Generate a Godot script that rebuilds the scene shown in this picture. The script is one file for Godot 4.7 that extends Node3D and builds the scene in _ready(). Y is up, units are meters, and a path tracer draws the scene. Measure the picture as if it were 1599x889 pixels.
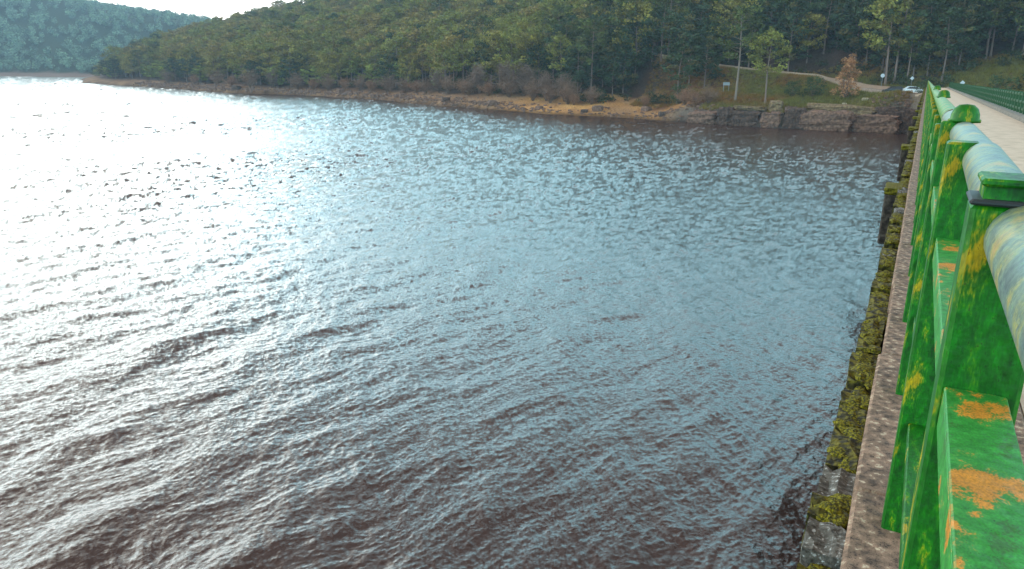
extends Node3D
# A reservoir seen from the crest of its stone dam, over a flaking green railing.

const WATER := 0.0
const CREST := 8.65
const SUN_AZ := -76.0      # degrees from -z, negative to the left
const SUN_EL := 8.0

var rng := RandomNumberGenerator.new()
var used := {}
var M := {}
var n_hill := FastNoiseLite.new()
var n_fine := FastNoiseLite.new()
var n_rock := FastNoiseLite.new()

# ------------------------------------------------------------------ naming
func numbered(called: String) -> String:
	var k: int = used.get(called, 0)
	used[called] = k + 1
	return called if k == 0 else "%s_%03d" % [called, k]

func tag(o: Node, label := "", category := "", group := "", kind := ""):
	if label: o.set_meta("label", label)
	if category: o.set_meta("category", category)
	if group: o.set_meta("group", group)
	if kind: o.set_meta("kind", kind)
	return o

func thing(called: String, label: String, category: String, at := Vector3.ZERO, turn := 0.0, group := "") -> Node3D:
	var o := Node3D.new()
	o.name = numbered(called)
	add_child(o)
	o.position = at
	o.rotation.y = turn
	tag(o, label, category, group)
	return o

func part(called: String, mesh: Mesh, mat: Material, parent: Node, at := Vector3.ZERO, rot := Vector3.ZERO, scl := Vector3.ONE) -> MeshInstance3D:
	var o := MeshInstance3D.new()
	o.name = called
	o.mesh = mesh
	if mat: o.material_override = mat
	o.position = at
	o.rotation = rot
	o.scale = scl
	parent.add_child(o, true)
	return o

func solo(called: String, mesh: Mesh, mat: Material, kind := "") -> MeshInstance3D:
	var o := MeshInstance3D.new()
	o.name = numbered(called)
	o.mesh = mesh
	if mat: o.material_override = mat
	add_child(o)
	if kind: o.set_meta("kind", kind)
	return o

# ------------------------------------------------------------------ mesh building
class MB:
	var v := PackedVector3Array()
	var n := PackedVector3Array()
	var c := PackedColorArray()
	var i := PackedInt32Array()
	func tri(a: Vector3, b: Vector3, d: Vector3, col := Color.WHITE):
		var k := v.size()
		v.append(a); v.append(b); v.append(d)
		c.append(col); c.append(col); c.append(col)
		i.append(k); i.append(k + 1); i.append(k + 2)
	func quad(a: Vector3, b: Vector3, d: Vector3, e: Vector3, col := Color.WHITE):
		var k := v.size()
		v.append(a); v.append(b); v.append(d); v.append(e)
		c.append(col); c.append(col); c.append(col); c.append(col)
		i.append_array([k, k + 1, k + 2, k, k + 2, k + 3])
	func box(lo: Vector3, hi: Vector3, b := 0.0, col := Color.WHITE):
		# a box with chamfered long edges (b = chamfer)
		if b <= 0.0:
			var p := []
			for q in 8: p.append(Vector3(hi.x if q & 1 else lo.x, hi.y if q & 2 else lo.y, hi.z if q & 4 else lo.z))
			for f in [[0, 2, 3, 1], [4, 5, 7, 6], [0, 4, 6, 2], [1, 3, 7, 5], [2, 6, 7, 3], [0, 1, 5, 4]]:
				quad(p[f[0]], p[f[1]], p[f[2]], p[f[3]], col)
			return
		var ring := func(y: float, s: float) -> Array:
			var x0 := lo.x + s; var x1 := hi.x - s; var z0 := lo.z + s; var z1 := hi.z - s
			return [Vector3(x0 + b, y, z0), Vector3(x1 - b, y, z0), Vector3(x1, y, z0 + b), Vector3(x1, y, z1 - b), Vector3(x1 - b, y, z1), Vector3(x0 + b, y, z1), Vector3(x0, y, z1 - b), Vector3(x0, y, z0 + b)]
		var rs := [ring.call(lo.y, b), ring.call(lo.y + b, 0.0), ring.call(hi.y - b, 0.0), ring.call(hi.y, b)]
		for r in 3:
			for k in 8:
				quad(rs[r][k], rs[r + 1][k], rs[r + 1][(k + 1) % 8], rs[r][(k + 1) % 8], col)
		for r in [0, 3]:
			for k in range(1, 7): tri(rs[r][0], rs[r][k], rs[r][k + 1], col)
	func tube(pts: Array, rad: Array, sides: int, col := Color.WHITE, caps := true):
		var rings := []
		for k in pts.size():
			var d: Vector3 = (pts[min(k + 1, pts.size() - 1)] - pts[max(k - 1, 0)]).normalized()
			var a: Vector3 = d.cross(Vector3(0.31, 0.2, 0.93) if absf(d.z) < 0.8 else Vector3(1, 0.1, 0)).normalized()
			var b: Vector3 = d.cross(a)
			var r := []
			for s in sides:
				var t := TAU * s / sides
				r.append(pts[k] + (a * cos(t) + b * sin(t)) * rad[k])
			rings.append(r)
		for k in pts.size() - 1:
			for s in sides:
				quad(rings[k][s], rings[k + 1][s], rings[k + 1][(s + 1) % sides], rings[k][(s + 1) % sides], col)
		if caps:
			for e in [0, pts.size() - 1]:
				for s in range(1, sides - 1): tri(rings[e][0], rings[e][s], rings[e][s + 1], col)
	func mesh() -> ArrayMesh:
		var a := []
		a.resize(Mesh.ARRAY_MAX)
		a[Mesh.ARRAY_VERTEX] = v
		if n.size() == v.size(): a[Mesh.ARRAY_NORMAL] = n
		if c.size() == v.size(): a[Mesh.ARRAY_COLOR] = c
		a[Mesh.ARRAY_INDEX] = i
		var m := ArrayMesh.new()
		m.add_surface_from_arrays(Mesh.PRIMITIVE_TRIANGLES, a)
		return m
	func smooth_mesh() -> ArrayMesh:
		# welds by position and averages normals
		var acc := {}
		for t in range(0, i.size(), 3):
			var fn := (v[i[t + 1]] - v[i[t]]).cross(v[i[t + 2]] - v[i[t]])
			for q in 3:
				var key := v[i[t + q]].snapped(Vector3.ONE * 0.0005)
				acc[key] = acc.get(key, Vector3.ZERO) + fn
		n.resize(v.size())
		for q in v.size(): n[q] = -(acc.get(v[q].snapped(Vector3.ONE * 0.0005), Vector3.UP) as Vector3).normalized()
		var a := mesh()
		return a

func surface(mb: MB, f: Callable, nu: int, nv: int, closed_u := false):
	# a grid surface f(u, v) in 0..1, appended to mb
	for a in nu:
		for b in nv:
			var u0 := float(a) / nu
			var u1 := float((a + 1) % nu if closed_u else a + 1) / nu
			var v0 := float(b) / nv
			var v1 := float(b + 1) / nv
			mb.quad(f.call(u0, v0), f.call(u1, v0), f.call(u1, v1), f.call(u0, v1))

# ------------------------------------------------------------------ materials
func mat(rough: float, col := Color.WHITE, spec := 0.5, vertex := false) -> StandardMaterial3D:
	var m := StandardMaterial3D.new()
	m.albedo_color = col
	m.roughness = rough
	m.metallic_specular = spec
	m.vertex_color_use_as_albedo = vertex
	return m

func fnl(freq: float, seed_: int, oct := 4, kind := FastNoiseLite.TYPE_SIMPLEX_SMOOTH, fractal := FastNoiseLite.FRACTAL_FBM) -> FastNoiseLite:
	var f := FastNoiseLite.new()
	f.noise_type = kind
	f.frequency = freq
	f.seed = seed_
	f.fractal_type = fractal
	f.fractal_octaves = oct
	return f

func noise_tex(freq: float, seed_: int, ramp: Array, size := 512, oct := 5, normal := 0.0, kind := FastNoiseLite.TYPE_SIMPLEX_SMOOTH, fractal := FastNoiseLite.FRACTAL_FBM) -> NoiseTexture2D:
	var t := NoiseTexture2D.new()
	t.width = size
	t.height = size
	t.seamless = true
	t.noise = fnl(freq, seed_, oct, kind, fractal)
	if normal > 0.0:
		t.as_normal_map = true
		t.bump_strength = normal
	elif ramp.size():
		var g := Gradient.new()
		var o := PackedFloat32Array()
		var cs := PackedColorArray()
		for r in ramp:
			o.append(r[0]); cs.append(r[1])
		g.offsets = o
		g.colors = cs
		t.color_ramp = g
	return t

func triplanar(m: StandardMaterial3D, period: float, world := true, stretch := Vector3.ONE):
	m.uv1_triplanar = true
	m.uv1_world_triplanar = world
	m.uv1_scale = stretch / period
	return m

func relief(m: StandardMaterial3D, tex: Texture2D, cm: float):
	m.heightmap_enabled = true
	m.heightmap_texture = tex
	m.heightmap_scale = cm

func wrapped(f: FastNoiseLite, x: float, y: float, s: float, sx := 1.0, sy := 1.0) -> float:
	# tileable noise on an s by s square: blends the four shifted copies; sx and sy squeeze it
	var a := x / s
	var b := y / s
	var p := f.get_noise_2d(x * sx, y * sy) * (1 - a) * (1 - b) + f.get_noise_2d((x - s) * sx, y * sy) * a * (1 - b) + f.get_noise_2d(x * sx, (y - s) * sy) * (1 - a) * b + f.get_noise_2d((x - s) * sx, (y - s) * sy) * a * b
	return p / sqrt((a * a + (1 - a) * (1 - a)) * (b * b + (1 - b) * (1 - b)))

func paint_texture(kind: String, size := 512) -> ImageTexture:
	# flaking paint and lichen: a coat, patches of old undercoat showing through with ragged edges, specks
	var px := 512.0 / size
	var big := fnl(0.0065 * px, 11 + kind.hash() % 50, 3)
	var mid := fnl(0.04 * px, 23, 4)
	var fine := fnl(0.2 * px, 37, 3)
	var im := Image.create(size, size, false, Image.FORMAT_RGB8)
	for y in size:
		for x in size:
			var g := wrapped(big, x, y, size, 2.2, 0.8) if kind == "post" else wrapped(big, x, y, size, 1.6, 1.0)
			var m := wrapped(mid, x, y, size, 1.3, 0.5) if kind == "post" else wrapped(mid, x, y, size)
			var f := fine.get_noise_2d(x * 1.3, y * (0.3 if kind == "post" else 0.8))
			var tone := 1.0 + 0.16 * m + 0.20 * f
			var c: Color
			if kind == "post":
				c = Color(0.026, 0.315, 0.012).lerp(Color(0.065, 0.45, 0.035), clampf(0.5 + 0.5 * m + 0.5 * g, 0, 1)) * tone
				var k := g * 1.45 + m * 0.42 + f * 0.38
				c = c.lerp(Color(0.34, 0.48, 0.02) * tone, 0.75 * smoothstep(0.12, 0.72, k))
				c = c.lerp(Color(0.70, 0.56, 0.04) * tone, 0.9 * smoothstep(0.48, 0.92, k))
				c = c.lerp(Color(0.015, 0.14, 0.03), 0.3 * smoothstep(0.5, 1.0, -k))
			elif kind == "flat":
				c = Color(0.16, 0.51, 0.15).lerp(Color(0.24, 0.58, 0.24), clampf(0.5 + 0.5 * m + 0.6 * g, 0, 1)) * tone
				var k := g * 1.4 + m * 0.5 + f * 0.36
				c = c.lerp(Color(0.40, 0.50, 0.20) * tone, 0.7 * smoothstep(0.12, 0.5, k))
				c = c.lerp(Color(0.78, 0.50, 0.16) * tone, 0.95 * smoothstep(0.30, 0.62, k))
				c = c.lerp(Color(0.36, 0.34, 0.16) * tone, 0.3 * smoothstep(0.5, 0.9, -k))
			else:
				c = Color(0.36, 0.44, 0.38).lerp(Color(0.44, 0.51, 0.44), clampf(0.5 + m, 0, 1)) * tone
				var k := g * 1.2 + m * 0.4 + f * 0.5
				c = c.lerp(Color(0.29, 0.35, 0.37) * tone, 0.7 * smoothstep(0.1, 0.8, -k))
				c = c.lerp(Color(0.60, 0.57, 0.28) * tone, 0.85 * smoothstep(0.0, 0.6, k))
				c = c.lerp(Color(0.70, 0.52, 0.30) * tone, 0.7 * smoothstep(0.4, 0.9, k))
				c = c.lerp(Color(0.22, 0.42, 0.22) * tone, 0.7 * smoothstep(0.45, 0.8, m + f * 0.6))
			if f > 0.55: c = c * 0.6
			im.set_pixel(x, y, c.clamp())
	return ImageTexture.create_from_image(im)

func concrete_texture(base: Color, pale: Color, pits: Color, size := 512) -> ImageTexture:
	var big := fnl(0.012, 5, 4)
	var mid := fnl(0.045, 8, 3)
	var cell := fnl(0.035, 3, 1, FastNoiseLite.TYPE_CELLULAR, FastNoiseLite.FRACTAL_NONE)
	var fine := fnl(0.3, 9, 2)
	var im := Image.create(size, size, false, Image.FORMAT_RGB8)
	for y in size:
		for x in size:
			var g := wrapped(big, x, y, size)
			var m := wrapped(mid, x, y, size)
			var f := fine.get_noise_2d(x, y)
			var c := base * (1.0 + 0.3 * g + 0.22 * m + 0.2 * f)
			c = c.lerp(pale * (1.0 + 0.2 * f), smoothstep(0.40, 0.56, m + f * 0.2 + g * 0.2))
			c = c.lerp(pits, 0.42 * smoothstep(0.34, 0.6, -m + f * 0.25 - g * 0.25))
			c = c.lerp(Color(0.10, 0.07, 0.05), 0.7 * smoothstep(0.35, 0.6, f - m * 0.5))
			im.set_pixel(x, y, c.clamp())
	return ImageTexture.create_from_image(im)

func make_materials():
	var grain := noise_tex(0.05, 77, [], 512, 5)
	var rough_grain := noise_tex(0.02, 78, [], 512, 6)
	var p := mat(0.55, Color.WHITE, 0.4)
	p.albedo_texture = paint_texture("post", 768)
	triplanar(p, 0.62)
	relief(p, grain, 0.12)
	M.post = p
	p = mat(0.5, Color.WHITE, 0.42)
	p.albedo_texture = paint_texture("flat", 768)
	triplanar(p, 0.55)
	relief(p, grain, 0.1)
	M.flat = p
	p = mat(0.45)
	p.albedo_texture = paint_texture("pipe")
	triplanar(p, 0.5)
	relief(p, grain, 0.08)
	M.pipe = p
	M.dark_iron = mat(0.6, Color(0.16, 0.17, 0.17))
	M.green_far = mat(0.5, Color(0.07, 0.30, 0.10))
	M.green_dull = mat(0.6, Color(0.10, 0.28, 0.12))
	p = mat(0.95)
	p.albedo_texture = concrete_texture(Color(0.53, 0.425, 0.35), Color(0.74, 0.66, 0.56), Color(0.32, 0.25, 0.22))
	triplanar(p, 1.1)
	relief(p, rough_grain, 0.7)
	M.coping = p
	p = mat(0.95)
	p.albedo_texture = noise_tex(0.012, 4, [[0.0, Color(0.73, 0.65, 0.56)], [0.45, Color(0.80, 0.72, 0.63)], [1.0, Color(0.86, 0.78, 0.70)]])
	triplanar(p, 3.0)
	relief(p, grain, 0.6)
	M.deck = p
	p = mat(0.95)
	p.albedo_texture = noise_tex(0.02, 41, [[0.0, Color(0.36, 0.34, 0.32)], [0.5, Color(0.50, 0.48, 0.45)], [1.0, Color(0.62, 0.60, 0.55)]])
	triplanar(p, 1.4)
	relief(p, grain, 0.8)
	M.kerb = p
	p = mat(0.95)
	p.albedo_texture = noise_tex(0.02, 14, [[0.0, Color(0.10, 0.08, 0.07)], [0.5, Color(0.24, 0.20, 0.17)], [1.0, Color(0.38, 0.34, 0.29)]])
	triplanar(p, 1.3)
	relief(p, rough_grain, 2.0)
	M.wall = p
	p = mat(0.95)
	p.albedo_texture = concrete_texture(Color(0.38, 0.36, 0.33), Color(0.80, 0.81, 0.80), Color(0.14, 0.12, 0.10))
	triplanar(p, 0.6)
	relief(p, rough_grain, 1.5)
	M.stone = p
	p = mat(0.95)
	p.albedo_texture = noise_tex(0.016, 21, [[0.0, Color(0.07, 0.06, 0.03)], [0.40, Color(0.18, 0.16, 0.06)], [0.6, Color(0.40, 0.37, 0.05)], [1.0, Color(0.52, 0.47, 0.2)]])
	triplanar(p, 0.5)
	relief(p, rough_grain, 1.5)
	M.mossy_stone = p
	p = mat(1.0)
	p.albedo_texture = noise_tex(0.03, 31, [[0.0, Color(0.07, 0.06, 0.015)], [0.36, Color(0.27, 0.26, 0.02)], [0.58, Color(0.52, 0.49, 0.03)], [1.0, Color(0.70, 0.64, 0.10)]])
	triplanar(p, 0.3)
	relief(p, grain, 1.5)
	M.moss = p
	p = mat(0.95)
	p.albedo_texture = noise_tex(0.018, 51, [[0.0, Color(0.24, 0.175, 0.15)], [0.45, Color(0.43, 0.32, 0.27)], [0.7, Color(0.54, 0.41, 0.335)], [1.0, Color(0.66, 0.52, 0.41)]])
	triplanar(p, 6.0)
	relief(p, rough_grain, 10.0)
	M.rock = p
	p = mat(0.95)
	p.albedo_texture = noise_tex(0.018, 52, [[0.0, Color(0.18, 0.135, 0.12)], [0.5, Color(0.33, 0.25, 0.215)], [1.0, Color(0.47, 0.37, 0.30)]])
	triplanar(p, 6.0)
	relief(p, rough_grain, 10.0)
	M.dark_rock = p
	p = mat(0.95)
	p.albedo_texture = noise_tex(0.018, 53, [[0.0, Color(0.30, 0.23, 0.17)], [0.45, Color(0.48, 0.38, 0.28)], [0.7, Color(0.56, 0.47, 0.33)], [1.0, Color(0.66, 0.55, 0.42)]])
	triplanar(p, 6.0)
	relief(p, rough_grain, 10.0)
	M.tan_rock = p
	p = mat(1.0, Color.WHITE, 0.3, true)
	p.albedo_texture = noise_tex(0.03, 61, [[0.0, Color(0.55, 0.5, 0.48)], [0.5, Color(0.85, 0.85, 0.85)], [1.0, Color(1, 1, 1)]], 512, 6)
	triplanar(p, 9.0)
	relief(p, rough_grain, 20.0)
	M.ground = p
	p = mat(0.95)
	p.albedo_texture = noise_tex(0.02, 62, [[0.0, Color(0.60, 0.49, 0.41)], [1.0, Color(0.76, 0.64, 0.54)]])
	triplanar(p, 6.0)
	M.track = p
	p = mat(0.9, Color.WHITE, 0.3, true)
	M.bark = p
	p = mat(0.7, Color.WHITE, 0.3, true)
	p.backlight = Color(0.35, 0.4, 0.2)
	M.leaf = p
	M.twig = mat(0.95, Color.WHITE, 0.2, true)
	M.white = mat(0.5, Color(0.74, 0.75, 0.76))
	M.steel = mat(0.5, Color(0.55, 0.56, 0.57))
	M.car_dark = mat(0.3, Color(0.11, 0.09, 0.10))
	M.car_white = mat(0.28, Color(0.86, 0.87, 0.88))
	M.glass_dark = mat(0.08, Color(0.05, 0.06, 0.07))
	M.rubber = mat(0.85, Color(0.05, 0.05, 0.05))
	# water: dark peaty brown, smooth, with fine ripples below the mesh's own waves
	p = mat(0.2, Color(0.22, 0.13, 0.10), 0.5)
	p.normal_enabled = true
	p.normal_texture = noise_tex(0.012, 91, [], 1024, 5, 14.0, FastNoiseLite.TYPE_SIMPLEX_SMOOTH, FastNoiseLite.FRACTAL_RIDGED)
	p.normal_scale = 0.2
	triplanar(p, 3.6, true, Vector3(1.0, 1.0, 0.72))
	M.water = p

# ------------------------------------------------------------------ land
var SHORE := PackedVector2Array([Vector2(-300, -1500), Vector2(-330, -900), Vector2(-400, -640), Vector2(-500, -520), Vector2(-600, -475), Vector2(-655, -425), Vector2(-590, -372), Vector2(-505, -330), Vector2(-500, -315),
	Vector2(-430, -291), Vector2(-395, -283), Vector2(-360, -271), Vector2(-310, -255), Vector2(-285, -240), Vector2(-260, -236), Vector2(-240, -240), Vector2(-217, -237), Vector2(-195, -228), Vector2(-174, -223), Vector2(-150, -206),
	Vector2(-126, -193), Vector2(-104, -187), Vector2(-86, -177.5), Vector2(-70, -176), Vector2(-58.6, -172.6), Vector2(-48, -169), Vector2(-39, -165.3), Vector2(-27, -161.5), Vector2(-15, -160.8), Vector2(-2, -163),
	Vector2(-0.6, -148), Vector2(8, -133), Vector2(40, -105), Vector2(130, -60), Vector2(500, -20), Vector2(700, -1500)])
# roads and levelled ground: x, height, z
var ROAD := [Vector3(1.9, 8.5, -128), Vector3(1.9, 8.5, -152), Vector3(1.2, 8.3, -166), Vector3(-3.0, 8.0, -185), Vector3(-13.9, 9.3, -190.5), Vector3(-19.8, 9.95, -194), Vector3(-26.7, 10.35, -197), Vector3(-35.5, 11.0, -199.5), Vector3(-45.5, 12.1, -202), Vector3(-60, 14.2, -207), Vector3(-80, 17.5, -218)]
var PARK := [Vector3(-13.0, 8.0, -183), Vector3(-5.2, 7.0, -177), Vector3(-0.5, 7.2, -175.0)]

func seg_dist(p: Vector2, a: Vector2, b: Vector2) -> float:
	var ab := b - a
	var t := clampf((p - a).dot(ab) / ab.length_squared(), 0.0, 1.0)
	return p.distance_to(a + ab * t)

func inland(p: Vector2) -> float:
	var best := 1e9
	var inside := false
	var k := SHORE.size() - 1
	for q in SHORE.size():
		var a := SHORE[q]
		var b := SHORE[k]
		best = minf(best, seg_dist(p, a, b))
		if (a.y > p.y) != (b.y > p.y) and p.x < (b.x - a.x) * (p.y - a.y) / (b.y - a.y) + a.x: inside = not inside
		k = q
	return best if inside else -best

func near_path(path: Array, p: Vector2) -> Vector2:
	# distance to the path, height there
	var best := 1e9
	var h := 0.0
	for k in path.size() - 1:
		var a: Vector3 = path[k]
		var b: Vector3 = path[k + 1]
		var ab := Vector2(b.x - a.x, b.z - a.z)
		var t := clampf((p - Vector2(a.x, a.z)).dot(ab) / ab.length_squared(), 0.0, 1.0)
		var d := p.distance_to(Vector2(a.x, a.z) + ab * t)
		if d < best:
			best = d
			h = lerpf(a.y, b.y, t)
	return Vector2(best, h)

func ground(x: float, z: float) -> float:
	var p := Vector2(x, z)
	var d := inland(p)
	d += 1.2 * n_fine.get_noise_2d(x * 1.5, z * 1.5) * (1.0 if x < -52 else 0.4)
	if d < 0.0: return maxf(-6.0, d * 0.35) - 0.02
	var rocky := smoothstep(-56.0, -47.0, x)              # stone ledge by the dam
	var sandy := smoothstep(-118.0, -98.0, x) * (1.0 - rocky)
	var bank := lerpf(lerpf(0.9, 0.25, sandy), 2.5, rocky)
	var wide := lerpf(1.6, 2.2, rocky)
	var h := bank * smoothstep(0.0, wide, d)
	h += 0.24 * minf(d, 18.0)
	h += maxf(0.0, d - 18.0) * 0.34
	h -= maxf(0.0, d - 150.0) * 0.10
	h += n_hill.get_noise_2d(x, z) * clampf(d * 0.06, 0.0, 7.0) + n_fine.get_noise_2d(x * 4.0, z * 4.0) * 0.35 * clampf(d * 0.3, 0.0, 1.0)
	for path in [ROAD, PARK]:
		if x > -110.0 and z > -260.0:
			var q := near_path(path, p)
			var flat := 4.2 if path == ROAD else 5.0
			var w := 1.0 - smoothstep(flat, flat + 9.0, q.x)
			h = lerpf(h, q.y, w * smoothstep(0.0, 5.0, d))
	return h

func ground_color(x: float, z: float, d: float, h: float) -> Color:
	var a := n_fine.get_noise_2d(x * 2.3 + 90.0, z * 2.3)
	var b := n_hill.get_noise_2d(x * 4.0 - 40.0, z * 4.0)
	var floor_ := Color(0.075, 0.055, 0.040).lerp(Color(0.11, 0.062, 0.042), clampf(0.5 + 1.3 * a, 0, 1))
	var grass := Color(0.135, 0.120, 0.026).lerp(Color(0.185, 0.145, 0.042), clampf(0.5 + 1.5 * a, 0, 1))
	var sand := Color(0.85, 0.44, 0.15).lerp(Color(0.50, 0.26, 0.11), clampf(0.4 + 1.6 * a, 0, 1))
	var shingle := Color(0.30, 0.165, 0.09).lerp(Color(0.46, 0.275, 0.15), clampf(0.5 + 2.0 * a, 0, 1))
	var rocky := smoothstep(-56.0, -47.0, x)
	var sandy := smoothstep(-125.0, -86.0, x) * (1.0 - smoothstep(-50.0, -44.0, x))
	var c := floor_
	# shore strip
	var strip := 1.0 - smoothstep(8.0, 11.0, d + 5.0 * a - 9.0 * sandy)
	var shore := shingle.lerp(sand, clampf(sandy * (0.95 + 1.2 * b), 0, 1))
	c = c.lerp(shore, strip * maxf(1.0 - rocky, sandy * 0.8))
	# reddish bracken behind the beach, grass by the rocks
	var bracken := smoothstep(-66.0, -56.0, x) * (1.0 - smoothstep(-42.0, -36.0, x)) * smoothstep(5.0, 9.0, d) * (1.0 - smoothstep(26.0, 34.0, d))
	c = c.lerp(Color(0.20, 0.085, 0.035), bracken * clampf(0.8 + 1.2 * a, 0, 1))
	var green := smoothstep(-47.0, -40.0, x + 5.0 * a) * smoothstep(1.5, 4.0, d)
	if x < 4.0: green *= 1.0 - smoothstep(20.0, 27.0, d + 4.0 * b)
	else: green *= 1.0 - smoothstep(-198.0, -206.0, z + 6.0 * a)
	c = c.lerp(grass.lerp(Color(0.19, 0.105, 0.045), clampf(0.3 + 1.8 * b + 0.8 * a, 0, 0.9)), green)
	# rock bank
	c = c.lerp(Color(0.20, 0.155, 0.125), rocky * (1.0 - smoothstep(2.0, 3.2, d)))
	if x > -110.0 and z > -260.0:
		var q := near_path(PARK, Vector2(x, z))
		c = c.lerp(Color(0.56, 0.45, 0.36), 1.0 - smoothstep(4.6, 6.6, q.x + 1.2 * a))
		q = near_path(ROAD, Vector2(x, z))
		c = c.lerp(Color(0.30, 0.22, 0.16), 0.8 * (1.0 - smoothstep(3.0, 5.0, q.x + 1.5 * a)))
	if x > 3.9 and d < 4.0: return grass      # the valley below the dam
	# wet line
	c = c.lerp(c * 0.35, 1.0 - smoothstep(0.15, 0.75, h + 0.4 * a))
	return c

func steps(marks: Array) -> PackedFloat32Array:
	var o := PackedFloat32Array()
	for k in marks.size() - 1:
		var n := int(ceil((marks[k + 1][0] - marks[k][0]) / marks[k][1]))
		for q in n: o.append(lerpf(marks[k][0], marks[k + 1][0], float(q) / n))
	o.append(marks[-1][0])
	return o

func heightfield(xs: PackedFloat32Array, zs: PackedFloat32Array, f: Callable, colour: Callable) -> ArrayMesh:
	var mb := MB.new()
	var w := xs.size()
	for z in zs:
		for x in xs: mb.v.append(Vector3(x, f.call(x, z), z))
	for a in zs.size():
		for b in w:
			var k := a * w + b
			var l := mb.v[k - 1] if b > 0 else mb.v[k]
			var r := mb.v[k + 1] if b < w - 1 else mb.v[k]
			var u := mb.v[k - w] if a > 0 else mb.v[k]
			var d := mb.v[k + w] if a < zs.size() - 1 else mb.v[k]
			mb.n.append((d - u).cross(r - l).normalized())
			mb.c.append(colour.call(mb.v[k]))
			if a and b: mb.i.append_array([k - w - 1, k - w, k, k - w - 1, k, k - 1])
	return mb.mesh()

func far_ground(x: float, z: float) -> float:
	# the hill beyond the far arm of the lake
	var p := Vector2(x, z)
	var a := Vector2(-1500, 60)
	var b := Vector2(-560, -620)
	var dir := (b - a).normalized()
	var nrm := Vector2(dir.y, -dir.x)
	if nrm.dot(Vector2(-1, -1)) < 0: nrm = -nrm
	var d := (p - a).dot(nrm)            # inland
	var s := (p - a).dot(dir)            # along, growing to the right
	d += 14.0 * n_hill.get_noise_2d(x * 0.5, z * 0.5)
	if d < 0.0: return maxf(-5.0, d * 0.2)
	var crest := lerpf(118.0, 22.0, clampf((s - 620.0) / 640.0, 0.0, 1.0))
	return minf(2.5, d * 0.12) + crest * smoothstep(20.0, 330.0, d) + 6.0 * n_hill.get_noise_2d(x * 0.7, z * 0.7) * smoothstep(30.0, 160.0, d)

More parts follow.
